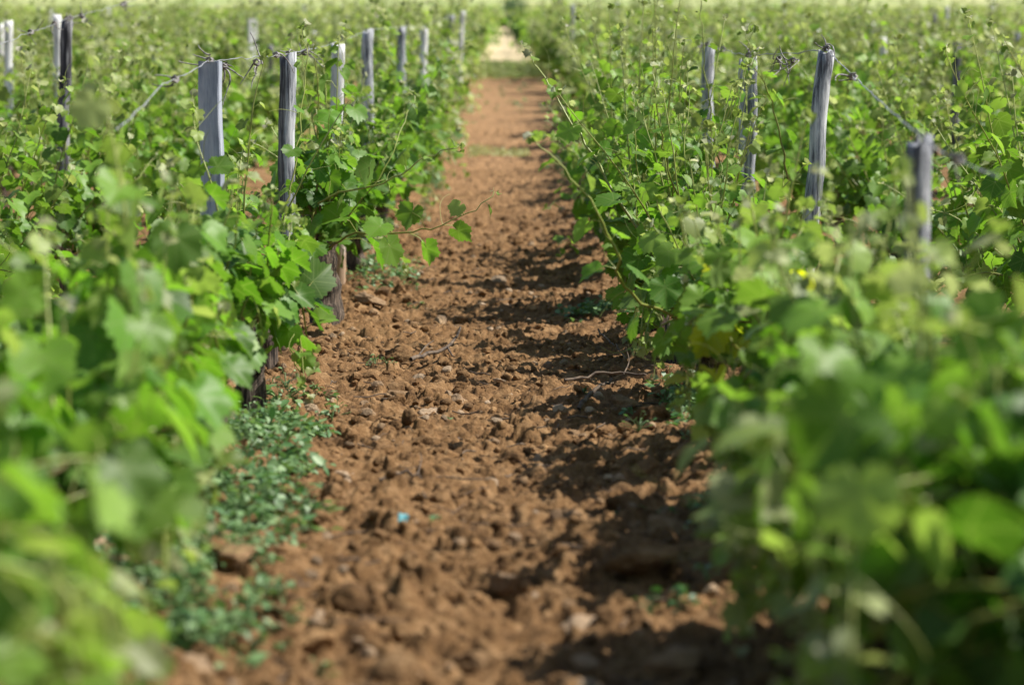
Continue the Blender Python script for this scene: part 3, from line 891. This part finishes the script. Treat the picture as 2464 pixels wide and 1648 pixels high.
POSTV = [(post_mesh(40 + i, 1.12, .058, .05, k).mesh('vineyard_post', M[m]), i) for i, (k, m) in enumerate((('round', 'post_grey'), ('split', 'post_white'), ('round', 'post_white'), ('split', 'post_grey'), ('round', 'post_dark')))]
rng = np.random.default_rng(99)
pc = {}
PL = ['grey', 'bleached', 'pale round', 'split grey', 'dark']
for k in list(range(-16, 0)) + list(range(1, 17)):
    x = row_x(k); y = {-1: 29.0, 1: 27.0}.get(k, 17.0 + rng.uniform(0, 6))
    while y < 46:
        if abs(x) < y * .2215 + .1 and not 33 < y < 37:
            pc[k] = pc.get(k, 0) + 1
            vi = int(rng.integers(5))
            if rng.random() < .4: vi = 1 + int(rng.random() < .5)
            xx = x + rng.normal(0, .05) + (.1 if k > 0 else -.06); yy = y + rng.normal(0, .3)
            o = link('vineyard_post', POSTV[vi][0], loc=(xx, yy, float(ground_z(xx, yy))))
            o.rotation_euler = (rng.normal(0, .03), rng.normal(0, .05), rng.uniform(0, 6)); o.scale = (1, 1, rng.uniform(.66, .90))
            tag(o, f'{PL[vi]} post, {ordinal(pc[k])} uphill in the {row_name(k)}', 'post', 'posts in the distant rows')
        y += rng.uniform(3.4, 7.5)

# ------------------------------------------------------------------ wires
def wire(pts, label, seed, rad=.0010, dry=10, clump=()):
    rng = np.random.default_rng(seed)
    P = []
    for a, b in zip(pts[:-1], pts[1:]):
        n = max(4, int(np.linalg.norm(np.asarray(b) - a) / .08))
        for u in np.linspace(0, 1, n, endpoint=False):
            q = np.asarray(a) * (1 - u) + np.asarray(b) * u; q[2] -= .02 * u * (1 - u); P.append(q)
    P.append(np.asarray(pts[-1])); P = np.array(P)
    P[:, 2] += rng.normal(0, .002, len(P))
    mb = MB(); V, F, _ = tubes(P[None], np.full((1, len(P)), rad), 5); mb.add(V, F)
    P2 = P + np.stack([.0025 * np.sin(np.arange(len(P)) * 1.3), np.zeros(len(P)), .0025 * np.cos(np.arange(len(P)) * 1.3)], -1)
    V, F, _ = tubes(P2[None], np.full((1, len(P)), rad * .6), 4); mb.add(V, F)
    o = link('trellis_wire', mb.mesh('trellis_wire', M['wire'])); tag(o, label, 'wire', 'trellis wires')
    def curl(c, size, dirn):
        d = nrm(np.asarray(dirn, float) + rng.normal(0, .5, 3)); q = [c]; w = nrm(np.cross(d, rng.normal(0, 1, 3)))
        for j in range(14):
            d = nrm(d + w * rng.uniform(.1, .6) + rng.normal(0, .12, 3)); q.append(q[-1] + d * size / 9)
        return np.array(q)
    def knot(c, n, size):
        m = MB(); Q = []
        th = np.linspace(0, 2 * PI * 3, 15)
        for s in range(2):
            ax = rng.uniform(.005, .011)
            Q.append(c + np.stack([ax * np.cos(th + s), (th / 19 - .5) * .05, ax * np.sin(th + s)], -1))
        for s in range(n):
            Q.append(curl(c + rng.normal(0, .008, 3), size * rng.uniform(.5, 1.2), (rng.normal(0, .4), rng.normal(0, .6), rng.uniform(-1, .3))))
        V, F, _ = tubes(np.array(Q), np.tile(np.linspace(.0028, .0012, 15), (len(Q), 1)), 4)
        m.add(V, F); link('dried_tendril', m.mesh('dried_tendril', M['dry']), o)
    for i in range(dry):
        c = P[int(rng.integers(len(P)))]
        if c[1] < 12.5: knot(c, int(rng.integers(1, 4)), .06)
    for c, n, s in clump:
        knot(np.asarray(c, float), n, s)
    return o
up = np.array([0, 0, .004])
T = {k: v + up for k, v in TOPS.items()}
wire([px(118, 130, 4.6), px(165, 84, 5.5), T['plank'], T['split'], T['white'], T['grey_a'], T['grey_b'], T['pale_c'], T['pale_d']], 'wire along the post tops on the sunlit edge of the path, knotted with dry tendrils', 1,
     dry=8, clump=[(T['plank'], 3, .03), (T['plank'] + (.01, .25, -.01), 5, .07), (T['plank'] * .45 + T['split'] * .55 + (0, 0, -.02), 4, .07), (T['split'], 3, .035), (T['split'] * .7 + T['white'] * .3 + (0, 0, -.01), 7, .06)])
wire([px(1000, 178, 4.0), T['near_r'], T['rough'], T['double'], T['dim'], T['dim'] + (.02, 2.6, .16)], 'wire slanting down from the leaning post to the thick blurred post', 2, rad=.0013, dry=5,
     clump=[(T['rough'], 3, .035), (T['rough'] * .6 + T['double'] * .4 + (0, 0, -.03), 6, .07), (T['rough'] * .42 + T['double'] * .58 + (0, 0, -.02), 6, .06), (T['double'], 5, .05), (T['dim'], 4, .05)])
wire([px(-8, 48, 8.6), px(35, 33, 9.6), T['dark_l'], T['dark_l'] + (.06, 3., .33)], 'wire passing over the dark weathered post in the outer row', 3, dry=6, clump=[(T['dark_l'], 3, .03), (T['dark_l'] + (.02, .3, .02), 4, .05)])
wire([px(1030, 60, 12), T['dark_r'], T['dark_r'] + (-.1, 4, .35)], 'wire crossing the small dark post deep among leaves', 4, dry=5, clump=[(T['dark_r'], 5, .06)])

# ------------------------------------------------------------------ weeds
OV = np.array([(0, 0), (.28, .25), (.36, .5), (.25, .8), (0, 1.0), (-.25, .8), (-.36, .5), (-.28, .25), (0, .5)])
OVF = np.array([(0, 1, 8), (1, 2, 8), (2, 3, 8), (3, 4, 8), (4, 5, 8), (5, 6, 8), (6, 7, 8), (7, 0, 8)])
def weed(mb, rng, x, y, size, leafs, h, z=None):
    z = float(ground_z(x, y)) if z is None else z
    n = leafs
    a = rng.uniform(0, 2 * PI, n); u = rng.random(n) ** .7
    st = np.stack([np.cos(a) * h * .7 * u, np.sin(a) * h * .7 * u, h * (1.05 - .75 * u) * rng.uniform(.5, 1.1, n)], -1)
    base = np.zeros((n, 3)); mid = st * (.4, .4, .65)
    V, F, T = tubes(np.stack([base, mid, st], 1) + (x, y, z), np.full((n, 3), .0011), 3, np.full((n, 3, 3), (0, .6, 0)))
    mb.add(V, F, T)
    tip = nrm(np.stack([np.cos(a), np.sin(a), rng.uniform(-.5, .6, n)], -1) + rng.normal(0, .35, (n, 3)))
    upv = nrm(np.stack([rng.normal(0, .4, n), rng.normal(0, .4, n), np.ones(n)], -1))
    leaves(mb, st + (x, y, z), tip, upv, size * rng.uniform(.6, 1.25, n), np.stack([np.zeros(n), rng.random(n), np.zeros(n)], -1), rng, (OV, OVF))
rng = np.random.default_rng(61)
wm = MB()
for cx_, cy_, sx, sy, n in ((-.47, 5.75, .05, .14, 55), (-.53, 5.35, .06, .12, 55), (-.40, 5.1, .03, .08, 16), (-.48, 4.75, .07, .13, 70), (-.40, 4.45, .05, .10, 45), (-.50, 4.1, .08, .16, 90), (-.56, 4.5, .05, .2, 50), (-.50, 3.62, .045, .08, 50), (-.40, 3.42, .05, .07, 40), (-.33, 3.7, .03, .06, 10), (-.55, 3.25, .05, .1, 30), (-.60, 5.0, .07, .5, 40), (-.48, 3.1, .05, .12, 14), (-.62, 6.3, .06, .4, 16), (-.62, 2.8, .1, .4, 25), (.42, 4.2, .06, .35, 22), (.48, 5.8, .05, .3, 25), (.50, 6.5, .05, .3, 20), (1.15, 7.6, .12, .5, 60), (.58, 9.0, .05, .2, 12), (-.55, 22, .1, 2.0, 50), (.62, 24, .1, 2.5, 60), (.2, 27, .3, 2.5, 30), (-.54, 16, .07, .5, 60), (.55, 17.5, .1, .6, 50), (-.50, 13.6, .06, .5, 20)):
    for i in range(n):
        weed(wm, rng, cx_ - (.07 if cy_ < 6 and cx_ < 0 else 0) + rng.normal(0, sx), cy_ + rng.normal(0, sy), .013 + .020 * rng.random() ** 2, int(rng.integers(6, 13)), rng.uniform(.015, .07) * (1.6 if cy_ > 10 else 1))
def clump(x, y, sx, sy, n, size, h, mat, label, seed, leafs=(6, 12)):
    rng = np.random.default_rng(seed); mb = MB(); z0 = float(ground_z(x, y))
    for i in range(n):
        dx, dy = rng.normal(0, sx), rng.normal(0, sy)
        weed(mb, rng, dx, dy, size, int(rng.integers(*leafs)), rng.uniform(.5, 1.1) * h, z=float(ground_z(x + dx, y + dy)) - z0)
    o = link('weed_plant', mb.mesh('weed_plant', M[mat]), loc=(x, y, z0)); tag(o, label, 'weed', 'weeds growing at the path edges'); return o
clump(-.45, 4.72, .03, .05, 3, .030, .07, 'weed', 'broad leaved blue green weed at the path side of the weed patch', 1)
clump(.36, 9.5, .055, .10, 34, .026, .07, 'weed', 'round dark green weed alone on the shaded side of the bare path', 2)
clump(-.56, 10.6, .09, .30, 44, .024, .08, 'weed', 'leafy weed cushion just behind the bare bark trunk', 3)
clump(.50, 6.1, .03, .05, 40, .015, .06, 'weed', 'feathery weed trailing along the shaded vine feet with a white fleck', 4)
clump(-.40, 7.55, .02, .04, 4, .012, .04, 'weed', 'tiny sprouting weed in front of the big dark clod', 9)
clump(-.13, 6.2, .02, .02, 2, .010, .02, 'weed', 'tiny grey green seedling next to the chalky stone', 10)
clump(.26, 4.6, .03, .03, 3, .016, .05, 'weed_dark', 'seedling with dark leaves on the wedge shaped clod', 11)
clump(.30, 3.75, .04, .05, 5, .018, .05, 'weed_dark', 'shaded weed low beside the large rounded clod', 12)
clump(-.34, 3.45, .04, .06, 6, .014, .05, 'weed', 'small weed straggling onto the path below the patch', 13)
clump(-.13, 4.42, .012, .02, 2, .014, .02, 'weed', 'two leaved seedling beside the turquoise scrap', 14)
clump(.22, 6.6, .02, .03, 3, .010, .04, 'weed_dark', 'thin seedling by the curved root in the shade', 16)
clump(.42, 8.0, .03, .05, 3, .010, .05, 'weed_dark', 'wispy weed at the shaded path edge', 17)

tag(link('weeds', wm.mesh('weeds', M['weed'])), kind='stuff')

# grass strips crossing the path
gm = MB(); rng = np.random.default_rng(62)
def blades(n, x0, x1, y0, y1, h, dry=.4):
    x = rng.uniform(x0, x1, n); y = rng.uniform(y0, y1, n)
    z = ground_z(x, y); hh = h * rng.uniform(.5, 1.2, n); l = rng.normal(0, .5, (n, 2)) * hh[:, None]
    w = .006 + .004 * rng.random(n)
    a = rng.uniform(0, PI, n); ox, oy = np.cos(a) * w, np.sin(a) * w
    V = np.stack([np.stack([x - ox, y - oy, z], -1), np.stack([x + ox, y + oy, z], -1), np.stack([x + l[:, 0] * .4 + ox * .7, y + l[:, 1] * .4, z + hh * .6], -1), np.stack([x + l[:, 0], y + l[:, 1], z + hh], -1)], 1)
    i = np.arange(n)[:, None] * 4
    gm.add(V.reshape(-1, 3), np.concatenate([i + np.array([[0, 1, 2]]), i + np.array([[0, 2, 3]])]), np.repeat(np.stack([x * 0, np.clip(dry + rng.normal(0, .25, n), 0, 1), x * 0], -1), 4, axis=0))
blades(700, -.30, .20, 18.3, 19.2, .03, .9)
blades(16000, -9, 9, 33.9, 36.3, .14)
blades(2200, -.55, .55, 30.5, 33.9, .08)
tag(link('grass_strip', gm.mesh('grass_strip', M['grass'])), kind='stuff')

# dark bush at the far end of the path
def bush(x, y, w, h, label, seed, n=900):
    rng = np.random.default_rng(seed); z = float(profile(y))
    root = link('bush', None, loc=(x, y, z)); tag(root, label, 'bush', 'bushes at the end of the path')
    s = MB(); p = spline([(0, 0, -.1), (.03, 0, h * .3), (0, .03, h * .7)], 8); V, F, _ = tubes(p[None], np.linspace(.03, .012, 8)[None], 6); s.add(V, F)
    for k in range(6):
        a = rng.uniform(0, 6.28); q = spline([(0, 0, h * .15), (math.cos(a) * w * .2, math.sin(a) * w * .2, h * .45), (math.cos(a) * w * .38, math.sin(a) * w * .38, h * .8)], 7)
        V, F, _ = tubes(q[None], np.linspace(.015, .006, 7)[None], 5); s.add(V, F)
    link('trunk', s.mesh('trunk', M['bark']), root)
    f = MB(); c = nrm(rng.normal(0, 1, (26, 3))) * rng.uniform(.3, 1, (26, 1)) * (w * .42, w * .42, h * .42) + (0, 0, h * .52)
    P = c[rng.integers(26, size=n)] + rng.normal(0, w * .11, (n, 3)); P[:, 2] = np.abs(P[:, 2])
    leaves(f, P, nrm(rng.normal(0, 1, (n, 3))), nrm(rng.normal(0, .6, (n, 3)) + (0, 0, 1)), rng.uniform(.04, .07, n), np.stack([np.zeros(n), rng.random(n), np.zeros(n)], -1), rng, (OV, OVF))
    link('crown', f.mesh('crown', M['bush']), root)
bush(.28, 50, .60, 1.2, 'dark green bush closing the far end of the path', 1)
bush(.25, 66, .9, 1.5, 'second dark bush rising behind the one at the path end', 2)
bush(.38, 74, 1.0, 1.6, 'uppermost dark bush at the top of the far path', 3)

# ------------------------------------------------------------------ small finds on the soil
def twig(pts, r, label, seed, side=()):
    mb = MB(); p = spline(pts, 16)
    p[:, 2] += np.random.default_rng(seed).normal(0, .003, 16)
    V, F, _ = tubes(p[None], np.linspace(r, r * .55, 16)[None], 7); mb.add(V, F)
    for q in side:
        q = spline(q, 8); V, F, _ = tubes(q[None], np.linspace(r * .5, r * .2, 8)[None], 5); mb.add(V, F)
    c = p.mean(0)
    o = link('twig', mb.mesh('twig', M['twig'])); tag(o, label, 'twig', 'dead twigs on the soil'); return o
g0 = lambda x, y, h: (x, y, float(profile(y)) + h)
twig([g0(-.305, 7.5, .035), g0(-.26, 7.58, .045), g0(-.20, 7.66, .055), g0(-.165, 7.75, .085), g0(-.150, 7.8, .115)], .0075, 'curved dead twig lying across the bare soil', 1,
     [[g0(-.285, 7.53, .04), g0(-.26, 7.6, .07), g0(-.235, 7.65, .085)], [g0(-.19, 7.67, .06), g0(-.175, 7.62, .04), g0(-.165, 7.6, .035)]])
twig([g0(.18, 7.0, .02), g0(.30, 7.05, .035), g0(.42, 7.0, .035), g0(.50, 6.85, .02)], .005, 'thin straight dead twig in the shade of the vines', 2, [[g0(.36, 7.03, .035), g0(.38, 7.1, .07), g0(.37, 7.14, .11)]])
twig([g0(.33, 8.2, .07), g0(.37, 7.9, .05), g0(.40, 7.6, .03)], .004, 'short dry twig beside the wispy weed', 3)
twig([g0(.20, 6.3, .015), g0(.24, 6.4, .05), g0(.30, 6.5, .07)], .007, 'dark bent root sticking out of the shaded soil', 4)
twig([g0(-.27, 4.95, .02), g0(-.22, 4.97, .03), g0(-.18, 4.98, .02)], .004, 'small grey twig on the soil above the turquoise scrap', 5, [[g0(-.19, 4.98, .02), g0(-.185, 5.1, .04), g0(-.19, 5.15, .05)]])

def scrap(x, y, w, mat, name, label, cat, seed):
    rng = np.random.default_rng(seed); mb = MB(); n = 7
    u, v = np.meshgrid(np.linspace(-.5, .5, n), np.linspace(-.5, .5, n))
    zz = .5 * np.abs(u) + .25 * np.sin(v * 5 + 1) + rng.normal(0, .06, u.shape)
    k = 1 - .5 * np.abs(v)
    top = np.stack([u * k * w, v * w * 1.2, zz * w], -1).reshape(-1, 3)
    i = np.arange(n * n).reshape(n, n)
    F = np.stack([i[:-1, :-1], i[:-1, 1:], i[1:, 1:], i[1:, :-1]], -1).reshape(-1, 4)
    mb.add(top, F); mb.add(top - (0, 0, .002), F[:, ::-1])
    o = link(name, mb.mesh(name, M[mat]), loc=(x, y, float(ground_z(x, y)) + w * .35)); o.rotation_euler = (.7, .3, .4)
    tag(o, label, cat); return o
scrap(-.196, 4.36, .021, 'teal', 'crumpled_scrap', 'bright turquoise crumpled scrap lying on the bare soil', 'scrap', 1)
scrap(.52, 6.25, .035, 'white', 'paper_fleck', 'small white fleck caught in the feathery weed', 'scrap', 2)

# split orange stub at the foot of the second vine on the sunlit edge
mb = post_mesh(71, .22, .05, .045, 'double')
o = link('wood_stub', mb.mesh('wood_stub', plain('raw_orange_wood', (.4, .2, .06), .8, (40, (.20, .09, .03), (.52, .30, .10))), True), loc=(-.52, 2.75, float(profile(2.75)))); tag(o, 'split orange wooden stub beside the blurred vine foot', 'stub')
mb = post_mesh(72, .21, .05, .03, 'split')
o = link('wood_stub', mb.mesh('wood_stub', plain('pale_orange_wood', (.5, .3, .15), .8, (30, (.38, .20, .09), (.60, .42, .26)))), loc=(-.735, 10.4, float(profile(10.4)))); tag(o, 'pale orange wooden stake behind the bare bark trunk', 'stub')

# ------------------------------------------------------------------ camera, light, world
sc = bpy.context.scene
cam = bpy.data.cameras.new('camera'); co = bpy.data.objects.new('camera', cam); C.objects.link(co)
co.location = (0, 0, CAM_H)
pitch = math.atan(202 / FPX); yaw = math.atan(7 / FPX)
co.rotation_euler = (PI / 2 - pitch, 0, -yaw)
cam.sensor_width = 36; cam.lens = FPX / 1024 * 36
cam.clip_start = .05; cam.clip_end = 1500
cam.dof.use_dof = True; cam.dof.focus_distance = 7.3; cam.dof.aperture_fstop = cam.lens / 25.0; cam.dof.aperture_blades = 0
sc.camera = co

SUN_EL = math.radians(51); SUN_AZ = math.atan2(1.0, .09)      # azimuth measured from +y towards +x
sv = np.array([math.sin(SUN_AZ) * math.cos(SUN_EL), math.cos(SUN_AZ) * math.cos(SUN_EL), math.sin(SUN_EL)])
sun = bpy.data.lights.new('sun', 'SUN'); sun.energy = 4.7; sun.angle = math.radians(.53); sun.color = (1, .95, .87)
so = bpy.data.objects.new('sun', sun); C.objects.link(so); so.location = tuple(sv * 60)
from mathutils import Vector
so.rotation_euler = Vector(sv).to_track_quat('Z', 'Y').to_euler()
w = bpy.data.worlds.new('World'); sc.world = w; w.use_nodes = True
nt = w.node_tree; bg = nt.nodes['Background']
sky = nt.nodes.new('ShaderNodeTexSky'); sky.sky_type = 'NISHITA'; sky.sun_disc = False
sky.sun_elevation = SUN_EL; sky.sun_rotation = SUN_AZ
nt.links.new(sky.outputs[0], bg.inputs[0]); bg.inputs[1].default_value = .078
sc.view_settings.view_transform = 'Standard'; sc.view_settings.look = 'None'; sc.view_settings.exposure = .78; sc.view_settings.gamma = 1
sc.cycles.max_bounces = 8; sc.cycles.transmission_bounces = 6
sc.cycles.use_denoising = True
